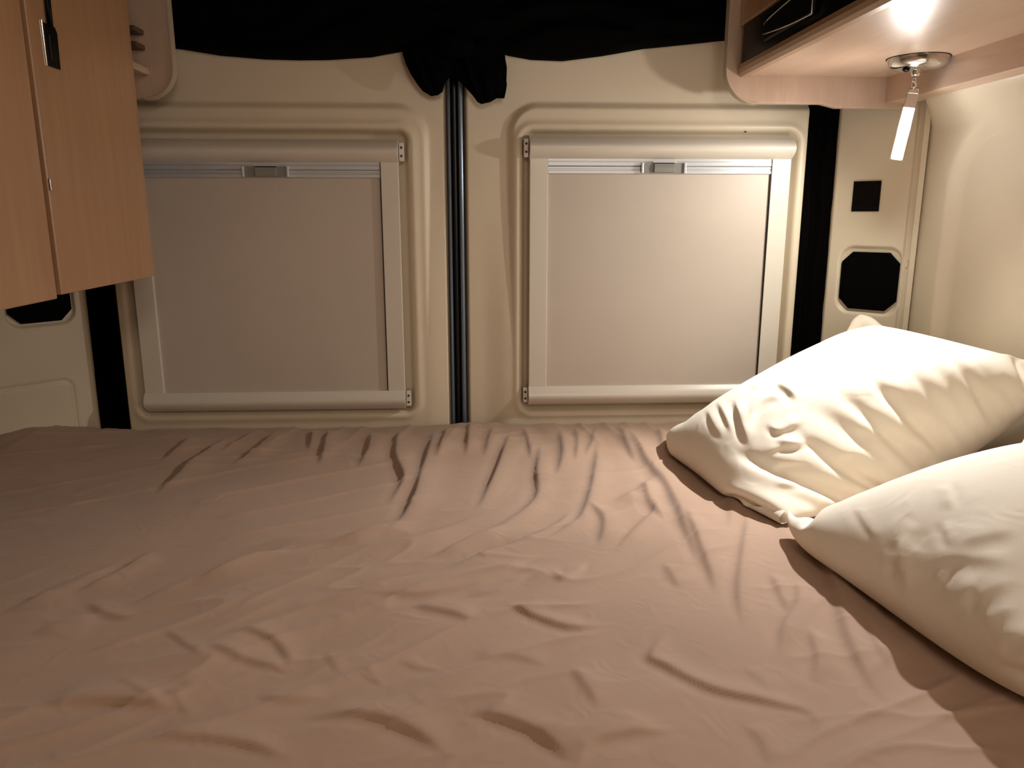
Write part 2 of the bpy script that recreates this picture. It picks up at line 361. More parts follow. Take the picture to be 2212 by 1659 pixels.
# ------------------------------------------------------------------ window blinds (cassette blinds drawn shut)
def blind(label, x0, x1, fx0, fx1, endside, zf0, zf1, hx):
    t = thing('window_blind', label, 'blind', ((x0+x1)/2, YD-.01, .795), 'cassette blinds on the rear doors')
    ztop = zf1+.072; zc = zf1+.031
    # upper cassette: bulging half-round profile
    cv = [(1.5995-.0215*math.sin(math.pi*q)**.8, zc-.001+.040*q) for q in np.linspace(0, 1, 22)]
    pr = [(1.632, zc-.002), (1.600, zc-.002)]+cv[1:-1]+[(1.600, zc+.0395), (1.606, zc+.043), (1.632, zc+.043)]
    prism('upper_cassette', pr, 'X', x0, x1, M['blind_frame'], t, r=.0008)
    cv = [(1.597-.011*math.sin(math.pi*.5*min(1, q*1.9)) + .016*max(0, (q-.45)/.55)**2.2, zf0+.001-.040*q) for q in np.linspace(0, 1, 22)]
    pb = [(1.632, zf0+.001)]+cv+[(1.632, zf0-.040)]
    prism('lower_cassette', pb, 'X', x0, x1, M['blind_frame'], t, r=.0008)
    box('side_rail', x0+.001, fx0, 1.5975, 1.632, zf0-.001, zc-.001, M['blind_frame'], t, r=.0012)
    box('side_rail', fx1, x1-.001, 1.5975, 1.632, zf0-.001, zc-.001, M['blind_frame'], t, r=.0012)
    box('blind_fabric', fx0-.004, fx1+.004, 1.6035, 1.605, zf0-.004, zf1+.002, M['blind_cloth'], t)
    box('brush_seal', fx1-.0016, fx1-.0001, 1.599, 1.603, zf0, zf1, M['black_plastic'], t)
    # pull bar: stepped aluminium profile
    zb = zf1
    pp = [(1.607, zb), (1.600, zb), (1.599, zb+.001), (1.599, zb+.006), (1.6025, zb+.0068), (1.6025, zb+.0095), (1.6005, zb+.0100), (1.6005, zb+.0135), (1.6025, zb+.014), (1.600, zb+.0155),
          (1.599, zb+.0165), (1.599, zb+.0225), (1.6015, zb+.0232), (1.6015, zb+.0245), (1.600, zb+.025), (1.600, zb+.0295), (1.607, zb+.030)]
    prism('pull_bar', pp, 'X', fx0+.0005, fx1-.0017, M['bar'], t)
    hd = box('handle', hx-.043, hx+.043, 1.595, 1.6005, zb+.0015, zb+.0215, M['grey'], t, r=.0012)
    box('clip_rim', hx-.0455, hx-.041, 1.5905, 1.597, zb+.001, zb+.0215, M['bar'], hd, r=.0008)
    box('clip_rim', hx+.041, hx+.0455, 1.5905, 1.597, zb+.001, zb+.0215, M['bar'], hd, r=.0008)
    prism('thumb_latch', [(1.595, zb+.002), (1.5895, zb+.003), (1.5875, zb+.012), (1.590, zb+.019), (1.595, zb+.0205)], 'X', hx-.020, hx+.022, M['grey'], hd, r=.001)
    box('clip_frame', hx-.023, hx+.025, 1.591, 1.5955, zb+.0215, zb+.0245, M['bar'], hd, r=.0008)
    box('clip_slot', hx-.019, hx+.021, 1.5915, 1.5953, zb+.0203, zb+.0217, M['screw'], hd)
    # end brackets with two screws each
    xe = x0 if endside < 0 else x1
    for zz, hgt in ((zc+.001, .036), (zf0-.034, .032)):
        a, b = (xe-.011, xe-.001) if endside < 0 else (xe+.001, xe+.011)
        br = box('end_bracket', a, b, 1.600, 1.634, zz, zz+hgt, M['blind_frame'], t, r=.0015)
        for q in (.28, .72):
            lathe('screw', [(.0024, .002), (.0024, -.0008), (.0012, -.0014), (0, -.0010)], ((a+b)/2, 1.6, zz+hgt*q), (0, 1, 0), M['screw'], br, 12)
    return t
blind('white-framed window blind on the left rear door, in the dimmer half', -.682, -.143, -.642, -.179, 1, .833, 1.268, -.403)
blind('white-framed window blind on the right rear door, brightly lit above the pillow', .117, .652, .155, .612, -1, .838, 1.277, .388)
# small stray screw marks above the right blind
s = lathe('screw', [(.0022, .002), (.0022, -.001), (0, -.0014)], (.557, 1.6115, 1.3615), (0, 1, 0), M['screw'], None, 12)
tag(s, 'tiny dark screw in the trim above right window blind', 'screw')

# ------------------------------------------------------------------ black curtain over the doors and side strips
def interp(xs, ys, x):
    return np.interp(x, xs, ys)
cu = thing('curtain', 'black cloth curtain rolled up across the top of both rear doors', 'curtain', (-.03, 1.58, 1.5))
x = np.linspace(-.62, .535, 260); v = np.linspace(0, 1, 90); U, W = np.meshgrid(x, v)
zb = interp([-.62, -.554, -.48, -.394, -.33, -.274, -.19, -.13, -.08, -.03, .03, .076, .12, .182, .26, .342, .42, .494, .54], [1.512, 1.507, 1.496, 1.490, 1.489, 1.490, 1.496, 1.507, 1.515, 1.52, 1.515, 1.501, 1.494, 1.492, 1.502, 1.516, 1.524, 1.532, 1.535], U)
zt = 1.88
a = W*math.pi
Zc = zb+(zt-zb)*np.where(W < .5, W*2, 1)*1.0
depth = .020+.014*np.sin(np.clip((Zc-zb)/.10, 0, 1)*math.pi/2)+.008*vnoise(U, Zc*3, 14, 3)+.005*np.sin(60*Zc+9*vnoise(U, Zc, 5, 4))
front = YD-.016-depth*np.clip((Zc-zb)/.012, 0, 1)**.5
Yc = front
o = grid_mesh('swag', np.stack([U, Yc, zb+(zt-zb)*W+0*Zc], -1), M['black_cloth'], cu, back=(0, .014, 0))
def cloth_tail(outline, seed, parent):
    """hanging cloth end with rounded thickness and creases, from an x-z outline"""
    pts = np.array(outline); bm = bmesh.new()
    vs = [bm.verts.new((p[0], 1.588, p[1])) for p in pts]; f = bm.faces.new(vs)
    bmesh.ops.triangulate(bm, faces=[f]); 
    bmesh.ops.subdivide_edges(bm, edges=list(bm.edges), cuts=5, use_grid_fill=True)
    bnd = {vv for e in bm.edges if e.is_boundary for vv in e.verts}
    P = np.array([vv.co for vv in bnd])
    rng = random.Random(seed)
    back = []
    vv0 = list(bm.verts)
    r = bmesh.ops.duplicate(bm, geom=list(bm.verts)+list(bm.edges)+list(bm.faces))
    for vv in vv0:
        d = float(np.min(np.hypot(P[:, 0]-vv.co.x, P[:, 2]-vv.co.z)))
        vv.co.y -= .012*min(1, d/.02)**.5*(1+.5*math.sin(vv.co.x*260+vv.co.z*90+seed))
    bmesh.ops.remove_doubles(bm, verts=list(bm.verts), dist=1e-5)
    return from_bm('curtain_tail', bm, M['black_cloth'], parent, True)
cloth_tail([(-.130, 1.54), (-.128, 1.497), (-.122, 1.478), (-.113, 1.460), (-.101, 1.442), (-.091, 1.430), (-.075, 1.421), (-.062, 1.423), (-.053, 1.429), (-.048, 1.445), (-.044, 1.458), (-.030, 1.466), (-.02, 1.50), (-.02, 1.54)], 1, cu)
cloth_tail([(-.034, 1.54), (-.034, 1.462), (-.028, 1.455), (-.013, 1.442), (-.004, 1.434), (.006, 1.422), (.014, 1.411), (.022, 1.407), (.040, 1.411), (.052, 1.418), (.067, 1.418), (.070, 1.431), (.072, 1.443), (.070, 1.460), (.072, 1.475), (.069, 1.490), (.066, 1.54)], 2, cu)
lathe('curtain_knot', [(0, -.02), (.030, -.016), (.045, 0), (.034, .018), (0, .024)], (-.03, 1.583, 1.505), (0, .2, 1), M['black_cloth'], cu, 28)
def strip(label, xs_top, xs_bot, ztop, zbot, yo, seed):
    z = np.linspace(zbot, ztop, 150); u = np.linspace(0, 1, 26); Uu, Zz = np.meshgrid(u, z); f = (Zz-zbot)/(ztop-zbot)
    x0 = xs_bot[0]+(xs_top[0]-xs_bot[0])*f+.003*np.sin(22*Zz+seed); x1 = xs_bot[1]+(xs_top[1]-xs_bot[1])*f+.0035*np.sin(37*Zz+2*seed)+.002*np.sin(90*Zz)
    Xx = x0+(x1-x0)*Uu; Yy = yo+.006*np.sin(Uu*9+3*Zz+seed)+.004*np.sin(Uu*21)
    o = grid_mesh('curtain_strip', np.stack([Xx, Yy, Zz], -1), M['black_net'], back=(0, .003, 0)); return tag(o, label, 'curtain')
strip('black cloth strip hanging in the gap right of the right rear door', (.694, .782), (.694, .776), 1.56, .72, 1.640, 1)
strip('black cloth strip hanging in the gap left of the left rear door', (-.812, -.726), (-.800, -.716), 1.52, .738, 1.634, 2)

# ------------------------------------------------------------------ speaker grilles and blank plate on the pillars
def octagon(s0, s1, z0, z1, c, P0, t, n, dn, thick):
    pts = [(s0+c, z0), (s1-c, z0), (s1, z0+c), (s1, z1-c), (s1-c, z1), (s0+c, z1), (s0, z1-c), (s0, z0+c)]
    return pts
def on_pillar(name, pts, P0, t, n, d0, d1, mat, bevel=.0015):
    bm = bmesh.new()
    W_ = lambda p, d: (P0[0]+p[0]*t[0]+d*n[0], P0[1]+p[0]*t[1]+d*n[1], p[1])
    A = [bm.verts.new(W_(p, d0)) for p in pts]; B = [bm.verts.new(W_(p, d1)) for p in pts]
    bm.faces.new(A[::-1]); bm.faces.new(B); m = len(pts)
    for i in range(m): bm.faces.new((A[i], A[(i+1) % m], B[(i+1) % m], B[i]))
    bmesh.ops.recalc_face_normals(bm, faces=bm.faces)
    if bevel: bmesh.ops.bevel(bm, geom=[e for e in bm.edges if e.verts[0] in B and e.verts[1] in B], offset=bevel, segments=2, profile=.5, affect='EDGES')
    return from_bm(name, bm, mat)
og = octagon(.0195, .1345, 1.003, 1.121, .021, 0, 0, 0, 0, 0)
g1 = on_pillar('speaker_grille', og, pr0, prt, prn, -.012, -.001, M['grille'])
tag(g1, 'black eight-sided speaker grille in the right corner trim above the pillow', 'speaker', 'speaker grilles in the corner trims')
og = octagon(.0175, .1325, .9885, 1.116, .021, 0, 0, 0, 0, 0)
g2 = on_pillar('speaker_grille', og, pl0, plt, pln, -.012, -.001, M['grille'])
tag(g2, 'black speaker grille half hidden under the left wall cabinet', 'speaker', 'speaker grilles in the corner trims')
sp = thing('blank_plate', 'small square black plate on the right corner trim above the speaker grille', 'plate', (pr0[0]+.058*prt[0], pr0[1]+.058*prt[1], 1.204))
for nm, a_, b_, z0_, z1_, d0_, d1_, m_ in (('frame', .031, .085, 1.203, 1.263, -.004, .0035, 'black_plastic'), ('cover', .036, .080, 1.209, 1.257, .003, .0048, 'gloss_black')):
    o = on_pillar(nm, [(a_, z0_), (b_, z0_), (b_, z1_), (a_, z1_)], pr0, prt, prn, d0_, d1_, M[m_], .001)
    o.parent = sp; o.location = -sp.location
pb_ = on_pillar('trim_bump', [(.1465+.0030*math.cos(a_), 1.10+.008*math.sin(a_)) for a_ in np.linspace(0, 2*math.pi, 14)[:-1]], pr0, prt, prn, -.012, -.005, M['cream'], .0012)
pb_.parent = pr; pb_.location = -pr.location

# ------------------------------------------------------------------ reading lamp
LB = Vector((.746, 1.335, ZU))
lp = thing('reading_lamp', 'lit swivel reading lamp with chrome disc base under right overhead cabinet', 'lamp', LB)
lathe('base', [(.0475, 0), (.0475, .0015), (.0465, .004), (.0455, .0085), (.042, .014), (.034, .0185), (.022, .0215), (.010, .0225), (0, .0228)], LB, (0, 0, -1), M['chrome'], lp, 64)
lathe('base_gasket', [(.0492, 0), (.0492, .0008), (.046, .0010)], LB, (0, 0, -1), M['black_plastic'], lp, 64)
lathe('swivel_ball', [(0, -.008), (.006, -.005), (.008, 0), (.006, .005), (0, .008)], LB+Vector((-.004, -.004, -.024)), (0, 0, -1), M['chrome'], lp, 24)
lathe('push_switch', [(.0055, 0), (.0055, .004), (.004, .0052), (0, .0055)], LB+Vector((-.026, -.014, -.0185)), (-.3, -.2, -1), M['black_plastic'], lp, 20)
n0 = LB+Vector((-.004, -.004, -.028)); n1 = LB+Vector((-.0055, -.005, -.052))
tube('neck', [n0, n1], .0038, M['chrome'], lp, 16)
s0 = n1+Vector((.001, 0, .002)); s1 = at(1936, 346, 'Y', 1.385)
d = (s1-s0).normalized(); L = (s1-s0).length
ya = Vector((-.45, -.50, -.74)); ya = (ya-d*ya.dot(d)).normalized(); xa = d.cross(ya).normalized()   # ya: the side the light leaves from
def stick(name, a, b, hw0, hw1, f0, f1, mat, rr=.001):
    bm = bmesh.new(); vs = []
    for t, hw in ((a, hw0), (b, hw1)):
        c = s0+d*t
        vs.append([bm.verts.new(c+xa*hw+ya*f0), bm.verts.new(c-xa*hw+ya*f0), bm.verts.new(c-xa*hw+ya*f1), bm.verts.new(c+xa*hw+ya*f1)])
    bm.faces.new(vs[0][::-1]); bm.faces.new(vs[1])
    for i in range(4): bm.faces.new((vs[0][i], vs[0][(i+1) % 4], vs[1][(i+1) % 4], vs[1][i]))
    bmesh.ops.recalc_face_normals(bm, faces=bm.faces); bev(bm, rr)
    return from_bm(name, bm, mat, lp)
stick('stick_clamp', -.002, .006, .0075, .0085, -.0045, .0045, M['chrome'])
stick('stick_housing', .005, .030, .0085, .0095, -.0045, .0045, M['chrome'])
stick('stick_back', .028, L, .0098, .0105, -.0050, -.0032, M['chrome'], .0006)
stick('diffuser', .029, L-.001, .0086, .0094, -.0030, .0036, M['led'], .003)
def side(sg):
    bm = bmesh.new(); vs = []
    for t, hw in ((.028, .0098), (L, .0105)):
        c = s0+d*t
        vs.append([bm.verts.new(c+xa*sg*hw+ya*-.0045), bm.verts.new(c+xa*sg*(hw-.0008)+ya*-.0045), bm.verts.new(c+xa*sg*(hw-.0008)+ya*.0032), bm.verts.new(c+xa*sg*hw+ya*.0032)])
    bm.faces.new(vs[0][::-1]); bm.faces.new(vs[1])
    for i in range(4): bm.faces.new((vs[0][i], vs[0][(i+1) % 4], vs[1][(i+1) % 4], vs[1][i]))
    return from_bm('stick_side', bm, M['chrome'], lp)
side(1); side(-1)
# the light of the lit diffuser: LED beam to the bed and a weaker wide spill
def led(name, nv, deg, power, col):
    l = bpy.data.lights.new(name, 'SPOT' if deg else 'POINT'); l.energy = power; l.color = col; l.shadow_soft_size = .012
    if deg: l.spot_size = math.radians(deg); l.spot_blend = 1.0
    o = bpy.data.objects.new(name, l); C.objects.link(o); o.location = at(1943, 300, 'Y', 1.343)
    o.rotation_euler = Vector(nv).to_track_quat('-Z', 'Y').to_euler()
led('lamp_beam', (-.47, -.52, -.72), 100, 25.0, (1, .985, .96))
led('lamp_beam', (-.5, -.5, -.7), 150, 6.0, (1, .97, .92))
led('lamp_beam', (-.6, .4, -.7), 150, 5.0, (1, .98, .86))
led('lamp_beam', (-1, 0, -.1), 170, 1.7, (1, .87, .8))
led('lamp_spill', (0, 0, -1), 0, .45, (1, 1, 1))

# ------------------------------------------------------------------ bed: mattress and sheet
BZ = .76
bed = thing('bed', 'wide bed with mattress filling the rear of the van', 'bed', (-.03, .9, 0))
box('bed_base', -.95, .86, .25, 1.58, .02, .56, M['rail_wood'], bed, r=.004)
box('mattress', -.948, .868, .22, 1.596, .562, .735, M['mattress'], bed, r=.03, seg=4)
xs = np.linspace(-.953, .876, 560); ys = np.linspace(.19, 1.604, 470); GX, GY = np.meshgrid(xs, ys)
H = np.full_like(GX, BZ)
H += .006*(vnoise(GX, GY, 3.2, 11)-.5)+.004*(vnoise(GX, GY, 7, 12)-.5)
# hump by the left wall, slight crown along the back edge
H += .020*np.exp(-((GX+.885)/.10)**2-((GY-1.50)/.10)**2)
H += -.004*sst(1.45, 1.6, GY)
lampxy = np.array([.74, 1.33])
def stroke(pix, w_, amp, ends=.012):
    global H
    P = np.array([at(px, py, 'Z', BZ)[:] for px, py in pix])[:, :2]
    # resample smoothly (Catmull-Rom)
    Q = []
    n = len(P); PP = np.vstack([2*P[0]-P[1], P, 2*P[-1]-P[-2]])
    for i in range(1, n):
        for t in np.linspace(0, 1, 6, endpoint=False):
            a, b, c, e = PP[i-1], PP[i], PP[i+1], PP[i+2]
            Q.append(.5*((2*b)+(-a+c)*t+(2*a-5*b+4*c-e)*t*t+(-a+3*b-3*c+e)*t**3))
    Q.append(P[-1]); Q = np.array(Q)
    near = float(np.clip((Q[:, 1].mean()-.05)/1.25, .42, 1)); w_ *= near; amp *= .55+.45*near if near > .85 else .62*near+.25
    pad = w_*7
    m = (GX > Q[:, 0].min()-pad) & (GX < Q[:, 0].max()+pad) & (GY > Q[:, 1].min()-pad) & (GY < Q[:, 1].max()+pad)
    x, y = GX[m], GY[m]
    best = np.full(x.shape, 1e9); sg = np.zeros_like(x); tt = np.zeros_like(x); beyond = np.zeros_like(x)
    seg = np.linalg.norm(np.diff(Q, axis=0), axis=1); cum = np.concatenate([[0], np.cumsum(seg)]); T = cum[-1]
    mid = Q[len(Q)//2]; tg = Q[-1]-Q[0]; nn = np.array([-tg[1], tg[0]]); flip = 1 if nn @ (lampxy-mid) > 0 else -1
    for i in range(len(Q)-1):
        a = Q[i]; ab = Q[i+1]-a; l2 = ab @ ab
        if l2 < 1e-12: continue
        u = ((x-a[0])*ab[0]+(y-a[1])*ab[1])/l2; uc = np.clip(u, 0, 1)
        dx = x-a[0]-uc*ab[0]; dy = y-a[1]-uc*ab[1]; dd = np.hypot(dx, dy)
        k = dd < best
        best[k] = dd[k]; sg[k] = (np.sign(-dx*ab[1]+dy*ab[0])*flip)[k] if True else 0; tt[k] = ((cum[i]+uc*seg[i])/T)[k]
    s = best*sg
    amp = min(amp*1.15, (.62 if near > .85 else .50)*w_); tap = sst(0, .28, tt)*sst(1, .66, tt); w_ = w_*(.45+.55*tap)
    off = s-.5*w_
    prof = np.where(off < 0, np.exp(-(off/(.55*w_))**2), np.exp(-(off/(2.4*w_))**2))
    short = min(1, T/.13); h = amp*prof*tap*short
    val = amp*.22*np.exp(-((s+1.1*w_)/(.9*w_))**2)*tap*short
    H[m] += h-val
ST = [
 ([(862,925),(850,985),(868,1035),(850,1075),(830,1105)], .012, .007),
 ([(940,925),(915,1000),(892,1075),(850,1145),(800,1178)], .013, .013),
 ([(1012,912),(1009,950),(1006,992)], .008, .006),
 ([(1102,935),(1068,1020),(1040,1085),(1015,1115)], .011, .008),
 ([(1128,922),(1140,965),(1146,1000)], .008, .006),
 ([(1168,955),(1157,1020),(1158,1070),(1130,1108),(1060,1150),(960,1190),(860,1235)], .010, .010),
 ([(1290,960),(1276,1050),(1254,1115),(1215,1152),(1130,1198)], .010, .010),
 ([(1352,925),(1390,995),(1436,1058),(1468,1130),(1500,1200),(1528,1235)], .016, .009),
 ([(1418,918),(1426,955),(1430,1000)], .009, .005),
 ([(1285,922),(1275,960),(1262,995)], .009, .004),
 ([(1240,920),(1245,960),(1240,1010)], .008, .004),
 ([(1614,1105),(1600,1190),(1590,1270),(1598,1330),(1612,1375)], .013, .014),
 ([(1478,1110),(1506,1180),(1535,1250),(1545,1290)], .014, .006),
 ([(1660,1235),(1680,1280),(1705,1330)], .011, .007),
 ([(1715,1250),(1720,1300),(1690,1350),(1680,1420)], .014, .006),
 ([(1775,1180),(1800,1290),(1830,1390),(1880,1480),(1945,1540)], .022, .014),
 ([(1405,1080),(1412,1105),(1370,1150),(1320,1198)], .008, .006),
 ([(1185,1232),(1212,1255),(1250,1240),(1275,1212)], .009, .007),
 ([(1080,1303),(1125,1320),(1180,1342),(1240,1356),(1318,1348)], .012, .009),
 ([(880,1308),(960,1322),(1035,1345)], .015, .008),
 ([(1450,1355),(1400,1412),(1438,1440),(1530,1488),(1660,1518),(1745,1540),(1765,1590)], .014, .009),
 ([(708,925),(698,965),(688,1012)], .010, .010),
 ([(668,925),(670,950),(664,980)], .008, .009),
 ([(600,930),(545,978),(492,1015)], .011, .008),
 ([(500,940),(430,990),(370,1038),(325,1075)], .012, .008),
 ([(415,945),(370,985),(340,1005)], .009, .006),
 ([(560,925),(520,950),(470,985)], .009, .005),
 ([(1060,1108),(900,1165),(740,1190),(560,1215),(380,1265),(240,1330)], .016, .008),
 ([(1100,1180),(960,1235),(820,1268),(690,1300),(600,1320)], .016, .006),
 ([(930,1120),(800,1150),(640,1165),(500,1195)], .013, .005),
 ([(1180,1200),(1040,1260),(900,1290),(760,1290)], .014, .005),
 ([(350,1360),(395,1395),(440,1432)], .007, .005),
 ([(60,1535),(200,1520),(330,1525),(400,1532)], .018, .008),
 ([(350,1488),(385,1520),(415,1552)], .008, .007),
 ([(240,1462),(300,1500),(350,1530)], .006, .004),
 ([(1000,1540),(1090,1556),(1170,1592),(1240,1655)], .020, .012),
 ([(1250,1659),(1285,1610),(1360,1590),(1460,1580)], .020, .010),
 ([(775,1435),(800,1458),(830,1480)], .009, .006),
 ([(880,1492),(900,1515),(925,1535)], .007, .005),
 ([(280,1600),(400,1590),(520,1602),(640,1640)], .014, .006),
 ([(440,1400),(520,1425),(640,1450)], .011, .005),
 ([(480,1375),(540,1370),(600,1395),(630,1445)], .010, .005),
 ([(100,1610),(120,1640),(150,1655)], .007, .005),
 ([(1020,1430),(1100,1420),(1190,1440)], .016, .004),
 ([(1230,1440),(1270,1500),(1290,1540)], .014, .006),
 ([(0,1330),(90,1290),(190,1245),(260,1215)], .014, .007),
 ([(60,1375),(140,1340),(230,1320)], .018, .006),
 ([(930,1210),(1010,1170),(1100,1140)], .010, .005),
 ([(1430,1215),(1450,1250),(1470,1275)], .012, .005),
 ([(1000,1290),(1080,1275),(1160,1240)], .011, .004),
 ([(1320,1090),(1380,1060),(1410,1030)], .012, .004),
 ([(1600,1560),(1640,1600),(1660,1659)], .018, .007),
 ([(640,1550),(760,1545),(880,1575),(980,1640)], .018, .006),
]
ST += [([(1335,918),(1350,960),(1372,1000)], .011, .006), ([(1518,922),(1530,950),(1532,985)], .009, .005), ([(965,925),(952,965),(940,1000)], .010, .005), ([(1062,925),(1052,960),(1045,990)], .009, .004),
 ([(1205,930),(1212,980),(1200,1040)], .010, .005), ([(1385,1040),(1400,1090),(1440,1140)], .012, .005), ([(1560,1010),(1575,1080),(1570,1150)], .013, .004), ([(800,930),(790,980),(770,1020)], .011, .005),
 ([(1240,1100),(1180,1150),(1060,1200),(940,1240)], .011, .006), ([(870,1120),(780,1160),(700,1180)], .010, .006), ([(1270,1090),(1300,1130),(1290,1190)], .011, .005),
 ([(640,1180),(520,1225),(400,1275)], .011, .006), ([(330,1190),(250,1240),(150,1290)], .012, .006), ([(1740,1350),(1760,1420),(1750,1480)], .014, .007), ([(1860,1330),(1890,1400),(1920,1450)], .014, .005),
 ([(180,1300),(230,1330),(300,1340)], .010, .005), ([(540,1500),(620,1510),(720,1500)], .014, .005), ([(860,1420),(900,1440),(960,1445)], .009, .005), ([(700,1400),(715,1430),(740,1455)], .008, .005), ([(1600,1440),(1640,1470),(1660,1500)], .014, .004)]
for pix, w_, a in ST: stroke(pix, w_*1.08, a*1.1)
# random short creases, denser toward the foot of the picture, and gathered folds at the back edge
ang = math.radians(28); rx = GX*math.cos(ang)+GY*math.sin(ang); ry = -GX*math.sin(ang)+GY*math.cos(ang)
wx = rx+.05*vnoise(GX, GY, 6, 21); wy = ry+.05*vnoise(GX, GY, 6, 22)
rn = 1-np.abs(2*vnoise(wx*.22, wy*1.5, 14, 23)-1); H += .0042*rn**4*sst(.35, .6, vnoise(GX, GY, 4, 24))
rn = 1-np.abs(2*vnoise(wx*.35+.8*wy, wy*1.1-.3*wx, 20, 25)-1); H += .0022*rn**4*sst(.4, .65, vnoise(GX, GY, 5, 26))
rn = 1-np.abs(2*vnoise(GX+.12*(GY-1.3)*np.sign(GX-.1), GY*.12, 21, 31)-1); H += .0050*rn**2*sst(1.30, 1.56, GY)
# rounded mattress edges
ed = np.minimum.reduce([1.604-GY, GX+.953, .876-GX]); H -= .028*np.clip(1-ed/.020, 0, 1)**2.2
H -= .10*np.clip(1-(GY-.19)/.03, 0, 1)**2
sheet = grid_mesh('sheet', np.stack([GX, GY, H], -1), M['sheet'], bed, back=(0, 0, -.06))
sheet['label'] = 'wrinkled taupe bed sheet'
def bed_h(x, y):
    fx = np.clip((x-xs[0])/(xs[1]-xs[0]), 0, len(xs)-1.001); fy = np.clip((y-ys[0])/(ys[1]-ys[0]), 0, len(ys)-1.001)
    return H[fy.astype(int), fx.astype(int)]

